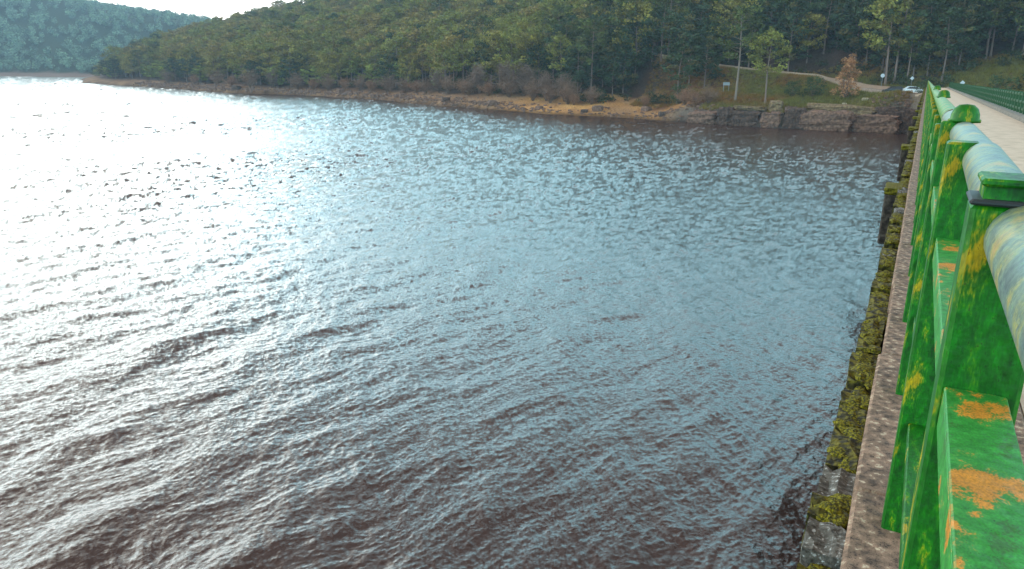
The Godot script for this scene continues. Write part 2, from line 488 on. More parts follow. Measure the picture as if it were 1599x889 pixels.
# ------------------------------------------------------------------ water
func make_water():
	var cols := 1080
	var rows := 560
	var waves := []
	# wind from the left: long crests that run with the dam, and shorter chop across them
	for k in 32:
		var len_ := 6.4 * pow(0.885, k)
		var az := deg_to_rad(-4.0 + rng.randfn(0.0, 8.0 + k * 1.5))
		var amp := 0.0038 * pow(len_, 0.84)
		waves.append([cos(az), sin(az), TAU / len_, amp, rng.randf() * TAU])
	var warp := fnl(0.16, 301, 2)
	var chop := fnl(1.9, 302, 3, FastNoiseLite.TYPE_SIMPLEX_SMOOTH, FastNoiseLite.FRACTAL_RIDGED)
	var gust := fnl(0.02, 303, 2)
	var mb := MB.new()
	mb.v.resize(cols * rows)
	mb.n.resize(cols * rows)
	var a0 := deg_to_rad(-84.0)
	var a1 := deg_to_rad(-0.4)
	for r in rows:
		# rows spread evenly in the angle they are seen under, from a boat's length off the wall to the far shore
		var t := float(r) / (rows - 1)
		var dip := deg_to_rad(lerpf(58.0, 0.62, pow(t, 0.86)))
		var dist := 10.0 / tan(dip)
		var next := 10.0 / tan(deg_to_rad(lerpf(58.0, 0.62, pow(minf(1.0, t + 1.0 / rows), 0.86))))
		var gap := maxf(next - dist, dist * (a1 - a0) / cols)
		var nx := 0.0
		var nz := 0.0
		for c in cols:
			var az := lerpf(a0, a1, float(c) / (cols - 1))
			var x := dist * sin(az) - 0.05
			var z := -dist * cos(az)
			var y := 0.0
			var gx := 0.0
			var gz := 0.0
			var wx := x + 0.55 * warp.get_noise_2d(x, z)
			var wz := z + 0.55 * warp.get_noise_2d(x + 50.0, z)
			var g := 0.85 + 0.75 * gust.get_noise_2d(x, z * 0.6)
			for w in waves:
				var keep := clampf(6.2832 / (w[2] * gap) * 0.5 - 0.6, 0.0, 1.0)
				if keep <= 0.0: break
				var ph: float = w[2] * (w[0] * wx + w[1] * wz) + w[4]
				var s := 0.5 + 0.5 * sin(ph)
				var am: float = w[3] * keep * g
				y += am * (2.0 * s * s - 0.75)
				var gr: float = am * 2.0 * s * cos(ph) * w[2]
				gx += gr * w[0]
				gz += gr * w[1]
			var keep2 := clampf(0.4 / gap - 0.5, 0.0, 1.0)
			if keep2 > 0.0:
				var e := 0.04
				var h0 := chop.get_noise_2d(wx * 1.15, wz * 0.8)
				var hx := chop.get_noise_2d((wx + e) * 1.15, wz * 0.8)
				var hz := chop.get_noise_2d(wx * 1.15, (wz + e) * 0.8)
				var am2 := 0.0092 * keep2 * g
				y += am2 * h0
				gx += am2 * (hx - h0) / e
				gz += am2 * (hz - h0) / e
			# ripples too small for the mesh this far out tilt its facets at random
			var lost := 1.0 - keep2 * 0.85
			nx = nx * 0.6 + rng.randfn(0.0, 0.115)
			nz = nz * 0.6 + rng.randfn(0.0, 0.115)
			gx += nx * lost * g
			gz += nz * lost * g
			mb.v[r * cols + c] = Vector3(x, WATER + y, z)
			mb.n[r * cols + c] = Vector3(-gx, 1.0, -gz).normalized()
	# the ripples that the mesh cannot hold go into the roughness, which grows with the distance, band by band
	var lake := ArrayMesh.new()
	var bands := 14
	for q in bands:
		var r0 := q * (rows - 1) / bands
		var r1 := (q + 1) * (rows - 1) / bands
		var a := []
		a.resize(Mesh.ARRAY_MAX)
		a[Mesh.ARRAY_VERTEX] = mb.v.slice(r0 * cols, (r1 + 1) * cols)
		a[Mesh.ARRAY_NORMAL] = mb.n.slice(r0 * cols, (r1 + 1) * cols)
		var idx := PackedInt32Array()
		for r in range(1, r1 - r0 + 1):
			for c in range(1, cols):
				var k := r * cols + c
				idx.append_array([k - cols - 1, k - 1, k, k - cols - 1, k, k - cols])
		a[Mesh.ARRAY_INDEX] = idx
		lake.add_surface_from_arrays(Mesh.PRIMITIVE_TRIANGLES, a)
		var m: StandardMaterial3D = M.water.duplicate()
		m.roughness = 0.29 - 0.06 * smoothstep(0.1, 0.8, float(q) / (bands - 1))
		m.normal_scale = 0.11 + 0.12 * smoothstep(0.12, 0.85, float(q) / (bands - 1))
		lake.surface_set_material(q, m)
	# the rest of the sheet, beside and below where anyone at the railing looks
	var flat := MB.new()
	for q in [[0.0, 6.2487, -84.0, -0.4, 12], [0.0, 900.0, -180.0, -84.0, 14]]:
		for k in q[4]:
			var b0 := deg_to_rad(lerpf(q[2], q[3], float(k) / q[4]))
			var b1 := deg_to_rad(lerpf(q[2], q[3], float(k + 1) / q[4]))
			flat.tri(Vector3(-0.05, WATER, 0), Vector3(q[1] * sin(b0) - 0.05, WATER, -q[1] * cos(b0)), Vector3(q[1] * sin(b1) - 0.05, WATER, -q[1] * cos(b1)))
	var fa := []
	fa.resize(Mesh.ARRAY_MAX)
	fa[Mesh.ARRAY_VERTEX] = flat.v
	fa[Mesh.ARRAY_INDEX] = flat.i
	var ups := PackedVector3Array()
	ups.resize(flat.v.size())
	ups.fill(Vector3.UP)
	fa[Mesh.ARRAY_NORMAL] = ups
	lake.add_surface_from_arrays(Mesh.PRIMITIVE_TRIANGLES, fa)
	lake.surface_set_material(bands, M.water)
	solo("reservoir_water", lake, null, "structure")

# ------------------------------------------------------------------ plants
func clump(mb: MB, at: Vector3, r: Vector3, count: int, leaf: float, col: Color):
	for k in count:
		var d := Vector3(rng.randfn(), rng.randfn(), rng.randfn()).normalized() * pow(rng.randf(), 0.4)
		var p := at + d * r
		var a := Vector3(rng.randfn(), rng.randfn() * 0.7, rng.randfn()).normalized()
		var b := a.cross(Vector3(rng.randfn(), rng.randfn(), rng.randfn())).normalized()
		var s := leaf * rng.randf_range(0.6, 1.3)
		var tone := col * rng.randf_range(0.72, 1.28)
		tone.a = 1.0
		mb.quad(p - a * s, p - b * s * 0.42, p + a * s, p + b * s * 0.42, tone)

func pine(height: float, bare: float, spread: float, dense: float, green: Color, lean: float) -> Array:
	# trunk mesh and crown mesh of a pine standing at the origin
	var tb := MB.new()
	var cb := MB.new()
	var pts := []
	var rad := []
	var bend := Vector3(rng.randf_range(-1, 1), 0, rng.randf_range(-1, 1)) * 0.35
	for k in 9:
		var t := k / 8.0
		pts.append(Vector3(lean * t * height, t * height * 0.97 - 0.4 * (1.0 - t), 0) + bend * sin(t * 5.0) * t)
		rad.append(lerpf(0.21, 0.035, t) * height / 15.0 * (1.25 if k == 0 else 1.0))
	tb.tube(pts, rad, 7, Color(0.21, 0.145, 0.115))
	var spine := func(t: float) -> Vector3:
		var f := clampf(t, 0, 1) * 8.0
		var q := mini(int(f), 7)
		return (pts[q] as Vector3).lerp(pts[q + 1], f - q)
	var count := int(26 * dense)
	for k in count:
		var t := lerpf(bare, 0.98, (k + rng.randf()) / count)
		var u := (t - bare) / (1.0 - bare)
		var reach := spread * (0.35 + 1.05 * sin(PI * clampf(0.18 + 0.78 * u, 0, 1))) * rng.randf_range(0.6, 1.12)
		if u > 0.85: reach *= 0.6
		var az := k * 2.399 + rng.randf_range(-0.5, 0.5)
		var out := Vector3(cos(az), 0, sin(az))
		var p0: Vector3 = spine.call(t)
		var tip := p0 + out * reach + Vector3.UP * reach * rng.randf_range(0.05, 0.55)
		tb.tube([p0, p0.lerp(tip, 0.55) + Vector3.DOWN * 0.1, tip], [0.055, 0.035, 0.012], 3, Color(0.17, 0.11, 0.08), false)
		var tone := green * rng.randf_range(0.62, 1.35)
		if rng.randf() < 0.14: tone = tone.lerp(Color(0.20, 0.13, 0.04), 0.5)
		clump(cb, tip, Vector3(0.95, 0.55, 0.95) * spread * 0.40, int(30 * dense), 0.36, tone)
		if reach > 1.0: clump(cb, p0.lerp(tip, 0.6), Vector3(0.8, 0.45, 0.8) * spread * 0.36, int(24 * dense), 0.34, tone * 0.9)
	for k in 3:   # dead stubs below the crown
		var t := rng.randf_range(bare * 0.5, bare)
		var az := rng.randf() * TAU
		var p0: Vector3 = spine.call(t)
		tb.tube([p0, p0 + Vector3(cos(az) * 0.9, 0.1, sin(az) * 0.9)], [0.035, 0.01], 3, Color(0.16, 0.12, 0.10), false)
	return [tb.mesh(), cb.mesh()]

func broad_bush(height: float, width: float, green: Color, n_clumps: int, leaf := 0.16) -> Array:
	var tb := MB.new()
	var cb := MB.new()
	for k in n_clumps:
		var az := k * 2.399
		var u := (k + 0.5) / n_clumps
		var r := width * 0.5 * sqrt(rng.randf()) * (1.0 - 0.5 * u)
		var p := Vector3(cos(az) * r, height * (0.07 + 0.89 * u) * rng.randf_range(0.85, 1.05), sin(az) * r)
		tb.tube([Vector3(p.x * 0.1, 0, p.z * 0.1), p * Vector3(0.6, 0.55, 0.6), p], [0.05, 0.03, 0.01], 3, Color(0.14, 0.10, 0.08), false)
		clump(cb, p, Vector3(0.5, 0.36, 0.5) * width * 0.34, 40, leaf, green * rng.randf_range(0.65, 1.3))
	return [tb.mesh(), cb.mesh()]

func bare_shrub(height: float, width: float, col: Color) -> Array:
	# branches (thick) and a haze of twigs (thin blades)
	var bb := MB.new()
	var tb := MB.new()
	for k in 22:
		var az := rng.randf() * TAU
		var lean := rng.randf_range(0.1, 1.0)
		var tip := Vector3(cos(az) * lean * width * 0.5, height * (1.05 - 0.45 * lean * lean) * rng.randf_range(0.75, 1.05), sin(az) * lean * width * 0.5)
		var mid := tip * Vector3(0.4, 0.55, 0.4)
		bb.tube([Vector3(cos(az) * 0.15, -0.1, sin(az) * 0.15), mid, tip], [0.05, 0.032, 0.01], 3, col * 0.7, false)
		for q in 34:
			var p := mid.lerp(tip, rng.randf_range(-0.5, 1.0)) + Vector3(rng.randfn(), rng.randfn() * 0.5, rng.randfn()) * width * 0.07
			var d := (tip - mid).normalized() * 0.3 + Vector3(rng.randfn(), rng.randf_range(-0.4, 1.0), rng.randfn()) * 0.8
			d = d.normalized() * height * rng.randf_range(0.12, 0.3)
			var s := d.cross(Vector3(rng.randfn(), rng.randfn(), rng.randfn())).normalized() * 0.04
			tb.tri(p - s, p + s, p + d, col * rng.randf_range(0.75, 1.3))
			var e := p + d * 0.5
			var d2 := (d + Vector3(rng.randfn(), rng.randfn(), rng.randfn()) * 0.25 * height * 0.4) * 0.6
			tb.tri(e - s * 0.8, e + s * 0.8, e + d2, col * rng.randf_range(0.75, 1.3))
	return [bb.mesh(), tb.mesh()]

func place_plant(kind: String, label: String, category: String, meshes: Array, at: Vector3, turn: float, scl: float, group: String, parts: Array, mats: Array) -> Node3D:
	var t := thing(kind, label, category, at, turn, group)
	t.scale = Vector3.ONE * scl
	for k in 2: part(parts[k], meshes[k], mats[k], t)
	return t

# ------------------------------------------------------------------ stones
func lump(size: Vector3, seed_: int, rough: float, n := 5, square := 0.65, strata := 0.0) -> ArrayMesh:
	# a weathered block: a cube's faces pushed towards a rounded box and roughened; base at y = 0
	var mb := MB.new()
	var f := fnl(1.0, seed_, 3)
	var shape := func(q: Vector3) -> Vector3:
		var s := q.normalized()
		var r := s.lerp(q, square)
		var p := r * 0.5
		var k := f.get_noise_3dv(q * 1.1 + Vector3(seed_, 0, 0)) * rough + f.get_noise_3dv(q * 3.0) * rough * 0.4
		p += s * k
		if strata > 0.0:
			var band := f.get_noise_1d(seed_ * 3.1 + floorf((q.y + 1.0) * 2.5) * 7.7)
			p += Vector3(s.x, 0, s.z) * band * strata
		p.y += 0.5
		return p * size
	for axis in 3:
		for side in [-1.0, 1.0]:
			surface(mb, func(u: float, v: float) -> Vector3:
				var a := u * 2.0 - 1.0
				var b := v * 2.0 - 1.0
				var q := Vector3(side, a, b) if axis == 0 else (Vector3(b, side, a) if axis == 1 else Vector3(a, b, side))
				return shape.call(q), n, n)
	return mb.mesh()

func cushion(seed_: int, n := 7) -> ArrayMesh:
	var mb := MB.new()
	var f := fnl(1.0, seed_, 3)
	surface(mb, func(u: float, v: float) -> Vector3:
		var az := u * TAU
		var el := v * PI * 0.5
		var d := Vector3(cos(az) * cos(el), sin(el), sin(az) * cos(el))
		var k := 1.0 + 0.4 * f.get_noise_3dv(d * 1.2) + 0.2 * f.get_noise_3dv(d * 3.0 + Vector3(9, 0, 0))
		return d * k * Vector3(0.5, 1.0, 0.5) - Vector3(0, 0.08, 0), n * 2, n, true)
	return mb.mesh()

# ------------------------------------------------------------------ _ready
func _ready():
	rng.seed = 4711
	n_hill.noise_type = FastNoiseLite.TYPE_SIMPLEX_SMOOTH
	n_hill.frequency = 0.011
	n_hill.seed = 3
	n_hill.fractal_octaves = 3
	n_fine.noise_type = FastNoiseLite.TYPE_SIMPLEX_SMOOTH
	n_fine.frequency = 0.045
	n_fine.seed = 8
	n_fine.fractal_octaves = 4

	# camera: held above the railing, looking down and to the left
	var cam := Camera3D.new()
	cam.fov = 42.03
	cam.near = 0.05
	cam.far = 5000.0
	cam.basis = Basis(Vector3.UP, deg_to_rad(28.188)) * Basis(Vector3.RIGHT, deg_to_rad(-15.913)) * Basis(Vector3.BACK, deg_to_rad(0.83))
	cam.position = Vector3(0, 10.0, 0)
	add_child(cam)
	cam.current = true

	var env := Environment.new()
	env.background_mode = Environment.BG_SKY
	env.sky = Sky.new()
	env.sky.sky_material = make_sky()
	env.ambient_light_source = Environment.AMBIENT_SOURCE_SKY
	env.tonemap_mode = Environment.TONE_MAPPER_LINEAR
	env.tonemap_exposure = 3.1
	env.sdfgi_enabled = true
	env.ssao_enabled = true
	env.ssil_enabled = true
	env.fog_enabled = true
	env.fog_density = 0.00026
	env.fog_light_color = Color(0.80, 0.90, 1.0)
	var we := WorldEnvironment.new()
	we.environment = env
	add_child(we)

	var sun := DirectionalLight3D.new()
	sun.light_energy = 0.16
	sun.light_angular_distance = 60.0
	sun.light_color = Color(1.0, 0.9, 0.78)
	sun.shadow_enabled = true
	var to_sun := Vector3(sin(deg_to_rad(SUN_AZ)) * cos(deg_to_rad(SUN_EL)), sin(deg_to_rad(SUN_EL)), -cos(deg_to_rad(SUN_AZ)) * cos(deg_to_rad(SUN_EL)))
	add_child(sun)
	sun.look_at_from_position(Vector3.ZERO, -to_sun)

	make_materials()
	make_land()
	make_water()
	make_dam()
	make_railings()
	make_rocks()
	make_trees()
	make_shrubs()
	make_roadside()

func make_sky() -> PanoramaSkyMaterial:
	var w := 768
	var h := 384
	var im := Image.create(w, h, false, Image.FORMAT_RGBF)
	var f := fnl(1.6, 71, 4)
	for y in h:
		var el := (0.5 - (y + 0.5) / h) * PI
		for x in w:
			var az := (x + 0.5) / w * TAU
			var d := Vector3(sin(az) * cos(el), sin(el), -cos(az) * cos(el))
			var up := maxf(0.0, sin(el))
			var c := Color(0.95, 1.14, 1.22).lerp(Color(0.50, 1.28, 1.56), smoothstep(0.0, 0.2, up)).lerp(Color(0.45, 0.555, 0.59), smoothstep(0.24, 0.46, up)).lerp(Color(0.20, 0.175, 0.17), smoothstep(0.40, 0.68, up))
			# thin high cloud
			var q := Vector3(d.x, d.y * 2.6, d.z) / (0.35 + up)
			var k := smoothstep(-0.05, 0.55, f.get_noise_3dv(q * 0.9))
			c = c.lerp(Color(0.62, 0.62, 0.63), k * 0.22)
			# the bright band of evening sky low on the left
			var turn := fposmod(rad_to_deg(az) - SUN_AZ + 180.0, 360.0) - 180.0
			var glow := 1.05 * exp(-pow(turn / 48.0, 2.0) - pow((rad_to_deg(el) - 4.0) / 10.5, 2.0)) + 2.2 * exp(-pow(turn / 46.0, 2.0) - pow((rad_to_deg(el) - 4.0) / 6.5, 2.0)) + 0.14 * exp(-pow(turn / 60.0, 2.0) - pow(rad_to_deg(el) / 45.0, 2.0))
			c += Color(1.0, 0.82, 0.72) * glow
			if el < 0.0: c = Color(0.20, 0.22, 0.22)
			im.set_pixel(x, y, c)
	var m := PanoramaSkyMaterial.new()
	m.panorama = ImageTexture.create_from_image(im)
	m.energy_multiplier = 1.0
	return m

func make_land():
	var xs := steps([[-1000, 60.0], [-680, 12.0], [-520, 6.0], [-300, 3.0], [-115, 1.2], [30, 5.0], [100, 30.0], [500, 30.0]])
	var zs := steps([[-1500, 60.0], [-700, 18.0], [-500, 6.0], [-345, 3.0], [-212, 1.1], [-140, 4.0], [-60, 20.0], [60, 20.0]])
	var land := heightfield(xs, zs, ground, func(p: Vector3) -> Color: return ground_color(p.x, p.z, inland(Vector2(p.x, p.z)), p.y))
	solo("terrain", land, M.ground, "structure")
	xs = steps([[-2300, 40.0], [-1300, 20.0], [-560, 20.0]])
	zs = steps([[-1900, 40.0], [-1100, 20.0], [-200, 20.0], [-150, 60.0], [250, 60.0]])
	var fm := heightfield(xs, zs, far_ground, func(p: Vector3) -> Color: return Color(0.34, 0.22, 0.16) if p.y < 4.0 else Color(0.055, 0.085, 0.035))
	solo("far_hill", fm, M.ground, "structure")
	# the road that leaves the dam and climbs left into the wood
	var mb := MB.new()
	var fine := []
	for k in ROAD.size() - 1:
		for q in 8: fine.append((ROAD[k] as Vector3).lerp(ROAD[k + 1], q / 8.0))
	fine.append(ROAD[-1])
	for pass_ in 6:
		for k in range(1, fine.size() - 1): fine[k] = (fine[k - 1] + fine[k] * 2.0 + fine[k + 1]) / 4.0
	for k in fine.size() - 1:
		if fine[k].z > -151.0: continue
		var e := []
		for q in [k, k + 1]:
			var d: Vector3 = fine[mini(q + 1, fine.size() - 1)] - fine[maxi(q - 1, 0)]
			var s := Vector3(-d.z, 0, d.x).normalized() * 2.6
			var row := []
			for u in [-1.0, -0.3, 0.3, 1.0]:
				var p: Vector3 = fine[q] + s * u
				p.y = ground(p.x, p.z) + 0.12 + smoothstep(-14.0, -24.0, p.x) * (0.1 - 0.55 * u)
				row.append(p)
			e.append(row)
		for u in 3: mb.quad(e[0][u], e[1][u], e[1][u + 1], e[0][u + 1])
		for u in [0, 3]: mb.quad(e[0][u], e[1][u], e[1][u] + Vector3.DOWN, e[0][u] + Vector3.DOWN)
	solo("road", mb.mesh(), M.track, "structure")

func make_dam():
	var dam := thing("dam", "long stone dam with a mossy edge and pale concrete ledge above the water", "dam", Vector3(0, 0, 0))
	# battered upstream face
	var mb := MB.new()
	for k in 40:
		var z0 := 8.0 - k * 4.0
		var z1 := z0 - 4.0
		for r in 5:
			var y0 := lerpf(-4.0, 8.28, r / 5.0)
			var y1 := lerpf(-4.0, 8.28, (r + 1) / 5.0)
			var x0 := -0.135
			mb.quad(Vector3(x0, y0, z0), Vector3(x0, y1, z0), Vector3(x0, y1, z1), Vector3(x0, y0, z1))
	mb.quad(Vector3(-0.135, 8.28, 8), Vector3(0.4, 8.28, 8), Vector3(0.4, 8.28, -152), Vector3(-0.135, 8.28, -152))
	mb.quad(Vector3(-0.135, -4, -152), Vector3(-0.135, 8.28, -152), Vector3(3.9, 8.28, -152), Vector3(3.9, -4, -152))
	mb.quad(Vector3(3.9, -4, 8), Vector3(3.9, 8.28, 8), Vector3(3.9, 8.28, -152), Vector3(3.9, -4, -152))
	part("wall", mb.mesh(), M.wall, dam)
	# coping slabs: concrete ledge that carries the railing
	var slabs := []
	for k in 3:
		var b := MB.new()
		b.box(Vector3(-0.012 - 0.004 * k, CREST - 0.3, -0.745), Vector3(0.56, CREST, 0.745), 0.012)
		slabs.append(b.mesh())
	for k in 105:
		part("coping_slab", slabs[k % 3], M.coping, dam, Vector3(rng.randf_range(-0.006, 0.006), rng.randf_range(-0.006, 0.004), 4.2 - k * 1.5), Vector3(0, rng.randf_range(-0.004, 0.004), 0))
	# edge stones, each mossed or bare
	var kinds := []
	for k in 7: kinds.append(lump(Vector3(1, 1, 1), 100 + k, 0.13, 4, 0.86))
	var cushions := []
	for k in 6: cushions.append(cushion(200 + k))
	var z := -1.0
	var n := 0
	var far_stones := MB.new()
	while z > -151.0:
		var l := rng.randf_range(0.18, 0.42)
		if n == 0: l = 0.48
		if n == 1: l = 0.46
		if n == 2: l = 0.42
		if n == 3: l = 0.22
		if n == 4: l = 0.16
		if n == 5: l = 0.29
		var c := z - l * 0.5
		var y := rng.randf_range(8.40, 8.46)
		# two bare grey stones stand out near the camera
		var bare := n == 3 or n == 5 or (c < -3.9 and rng.randf() < 0.08)
		if n < 270:
			var s := part("edge_stone", kinds[n % 7], M.stone if bare else M.mossy_stone, dam, Vector3(-0.076 + rng.randf_range(-0.012, 0.008), 8.14, c), Vector3(0, PI * (n % 2), 0), Vector3(0.150 + rng.randf_range(-0.018, 0.018), y - 8.14, l * 0.97))
			if not bare and n < 150:
				var m := MB.new()
				var q := 4 + int(rng.randf() * 4.0)
				for k in q:
					var src: ArrayMesh = cushions[rng.randi() % 6]
					var a := src.surface_get_arrays(0)
					var vs: PackedVector3Array = a[Mesh.ARRAY_VERTEX]
					var base := m.v.size()
					var sc := Vector3(rng.randf_range(0.06, 0.12), rng.randf_range(0.010, 0.024), rng.randf_range(0.07, 0.2))
					var off := Vector3(rng.randf_range(-0.032, 0.04), y - 8.14 - 0.012, (rng.randf() - 0.5) * l * 0.95)
					var turn := Basis(Vector3.UP, rng.randf() * TAU)
					for vv in vs: m.v.append((turn * (vv * Vector3(sc.x, sc.y, sc.x))) * Vector3(1, 1, sc.z / sc.x) + off)
					for ii in (a[Mesh.ARRAY_INDEX] as PackedInt32Array): m.i.append(base + ii)
				m.c.clear()
				var mo := part("moss", m.smooth_mesh(), M.moss, s)
				mo.set_meta("kind", "stuff")
				# undo the stone's own stretch so that the moss keeps its size
				mo.transform = s.transform.affine_inverse() * Transform3D(Basis.IDENTITY, Vector3(s.position.x, 8.14, c))
		else:
			far_stones.box(Vector3(-0.16, 8.1, c - l * 0.47), Vector3(0.0, y, c + l * 0.47), 0.03)
		z -= l + 0.015
		n += 1
	if far_stones.v.size():
		var fs := part("far_edge_stones", far_stones.mesh(), M.mossy_stone, dam)
		fs.set_meta("kind", "stuff")
	# buttress heads that stand out from the face
	var pil := MB.new()
	pil.box(Vector3(-0.32, 7.6, -0.36), Vector3(-0.137, 8.36, 0.36), 0.02)
	var pm := pil.mesh()
	var top := lump(Vector3(0.24, 0.10, 0.78), 330, 0.08, 5, 0.9)
	for k in 18:
		var p := part("buttress", pm, M.wall, dam, Vector3(0, 0, -12.6 - k * 8.1))
		part("cap_stone", top, M.moss, p, Vector3(-0.215, 8.352, 0))
	# road on the crest
	var d := MB.new()
	d.box(Vector3(0.565, 8.0, -151.8), Vector3(3.05, CREST - 0.02, 8.0), 0.0)
	solo("dam_road", d.mesh(), M.deck, "structure")
	var kb := []
	for k in 2:
		var b := MB.new()
		b.box(Vector3(3.055, 8.2, -0.995), Vector3(3.5 + 0.01 * k, CREST + 0.15, 0.995), 0.015)
		kb.append(b.mesh())
	for k in 79: part("kerb_stone", kb[k % 2], M.kerb, dam, Vector3(rng.randf_range(-0.006, 0.006), rng.randf_range(-0.008, 0.004), 5.0 - k * 2.0))

func dome(r: float, h: float) -> ArrayMesh:
	var mb := MB.new()
	var prof := [Vector2(0.0, 0.0), Vector2(r * 1.12, 0.0), Vector2(r * 1.12, h * 0.16), Vector2(r * 1.0, h * 0.2), Vector2(r * 0.97, h * 0.45), Vector2(r * 0.82, h * 0.75), Vector2(r * 0.5, h * 0.95), Vector2(0.0, h)]
	for k in prof.size() - 1:
		for s in 20:
			var a := TAU * s / 20
			var b := TAU * (s + 1) / 20
			var p: Vector2 = prof[k]
			var q: Vector2 = prof[k + 1]
			mb.quad(Vector3(cos(a) * p.x, p.y, sin(a) * p.x), Vector3(cos(a) * q.x, q.y, sin(a) * q.x), Vector3(cos(b) * q.x, q.y, sin(b) * q.x), Vector3(cos(b) * p.x, p.y, sin(b) * p.x))
	return mb.smooth_mesh()

func pipe_mesh(length: float, r: float) -> ArrayMesh:
	var mb := MB.new()
	var sides := 24
	for k in sides:
		var a := TAU * k / sides
		var b := TAU * (k + 1) / sides
		var d0 := Vector3(cos(a), sin(a), 0)
		var d1 := Vector3(cos(b), sin(b), 0)
		var base := mb.v.size()
		for p in [d0 * r, d1 * r, d1 * r - Vector3(0, 0, length), d0 * r - Vector3(0, 0, length)]: mb.v.append(p)
		for nn in [d0, d1, d1, d0]: mb.n.append(nn)
		mb.i.append_array([base, base + 1, base + 2, base, base + 2, base + 3])
	return mb.mesh()

func make_railings():
	var rail := thing("railing", "green painted railing with flaking yellow patches along the dam's water side", "railing", Vector3(0.125, CREST, 0))
	var gap := 1.17
	var first := 1.14          # posts at z = first - k * gap
	var post := MB.new()
	post.box(Vector3(-0.052, -0.05, -0.045), Vector3(0.048, 1.19, 0.045), 0.006)
	var pm := post.mesh()
	var stub := MB.new()
	stub.box(Vector3(-0.052, -0.05, -0.045), Vector3(0.048, 1.12, 0.045), 0.006)
	var short := stub.mesh()
	var collar := MB.new()
	collar.box(Vector3(-0.055, 1.19, -0.05), Vector3(0.115, 1.198, 0.05), 0.003)
	var cm := collar.mesh()
	var plate := MB.new()
	plate.box(Vector3(-0.045, 1.216, -0.05), Vector3(0.11, 1.226, 0.05), 0.003)
	var plm := plate.mesh()
	var neck := MB.new()
	neck.box(Vector3(-0.04, 1.198, -0.04), Vector3(0.10, 1.216, 0.036))
	var nm := neck.mesh()
	var tab := MB.new()
	tab.box(Vector3(-0.02, 1.172, -0.04), Vector3(0.075, 1.18, 0.04), 0.003)
	var small := tab.mesh()
	var dm := dome(0.052, 0.072)
	var pipe := pipe_mesh(gap, 0.049)
	# the middle rail is a channel, open below
	var mid := MB.new()
	mid.box(Vector3(-0.042, 0.922, -gap + 0.045), Vector3(0.034, 0.93, -0.047), 0.002)
	mid.box(Vector3(-0.042, 0.865, -gap + 0.045), Vector3(-0.035, 0.9218, -0.047), 0.002)
	mid.box(Vector3(0.027, 0.865, -gap + 0.045), Vector3(0.034, 0.9218, -0.047), 0.002)
	var mm := mid.mesh()
	var low := MB.new()
	low.box(Vector3(-0.03, 0.33, -gap + 0.045), Vector3(0.022, 0.37, -0.047), 0.003)
	var lm := low.mesh()
	for k in 132:
		var z := first - k * gap
		var p := part("post", pm if k < 5 else short, M.post, rail, Vector3(rng.randf_range(-0.003, 0.003), 0, z))
		if k == 0 or k == 1 or k == 2:
			part("collar", cm, M.dark_iron, p)
			part("neck", nm, M.post, p)
			part("top_plate", plm, M.post, p)
		elif k == 3:
			part("collar", small, M.post, p)
		elif k == 4 or k == 8 or k == 13:
			part("cap", dm, M.post, p, Vector3(0.028, 1.186, 0))
		part("handrail", pipe, M.pipe if k < 5 else M.flat, rail, Vector3(0.02 + (0.012 if k == 3 else 0.0), 1.145 + rng.randf_range(-0.004, 0.004), z), Vector3(0, -0.014 if k == 2 else 0.0, 0))
		part("middle_rail", mm, M.flat, rail, Vector3(0, 0, z))
		part("lower_rail", lm, M.post, rail, Vector3(0, 0, z))
	# the railing on the valley side of the crest road
	var far := thing("railing", "dark green railing on the kerb across the crest road", "railing", Vector3(3.32, CREST + 0.15, 0))
	var fp := MB.new()
	fp.box(Vector3(-0.05, 0.0, -0.045), Vector3(0.05, 0.80, 0.045), 0.005)
	var fpm := fp.mesh()
	var bar := MB.new()
	bar.box(Vector3(-0.02, -0.045, -gap + 0.045), Vector3(0.02, 0.045, -0.045), 0.004)
	var bm := bar.mesh()
	for k in 126:
		var z := -1.0 - k * gap
		part("post", fpm, M.green_dull, far, Vector3(0, 0, z))
		for y in [0.16, 0.42, 0.70]: part("rail", bm, M.green_dull, far, Vector3(0, y, z))

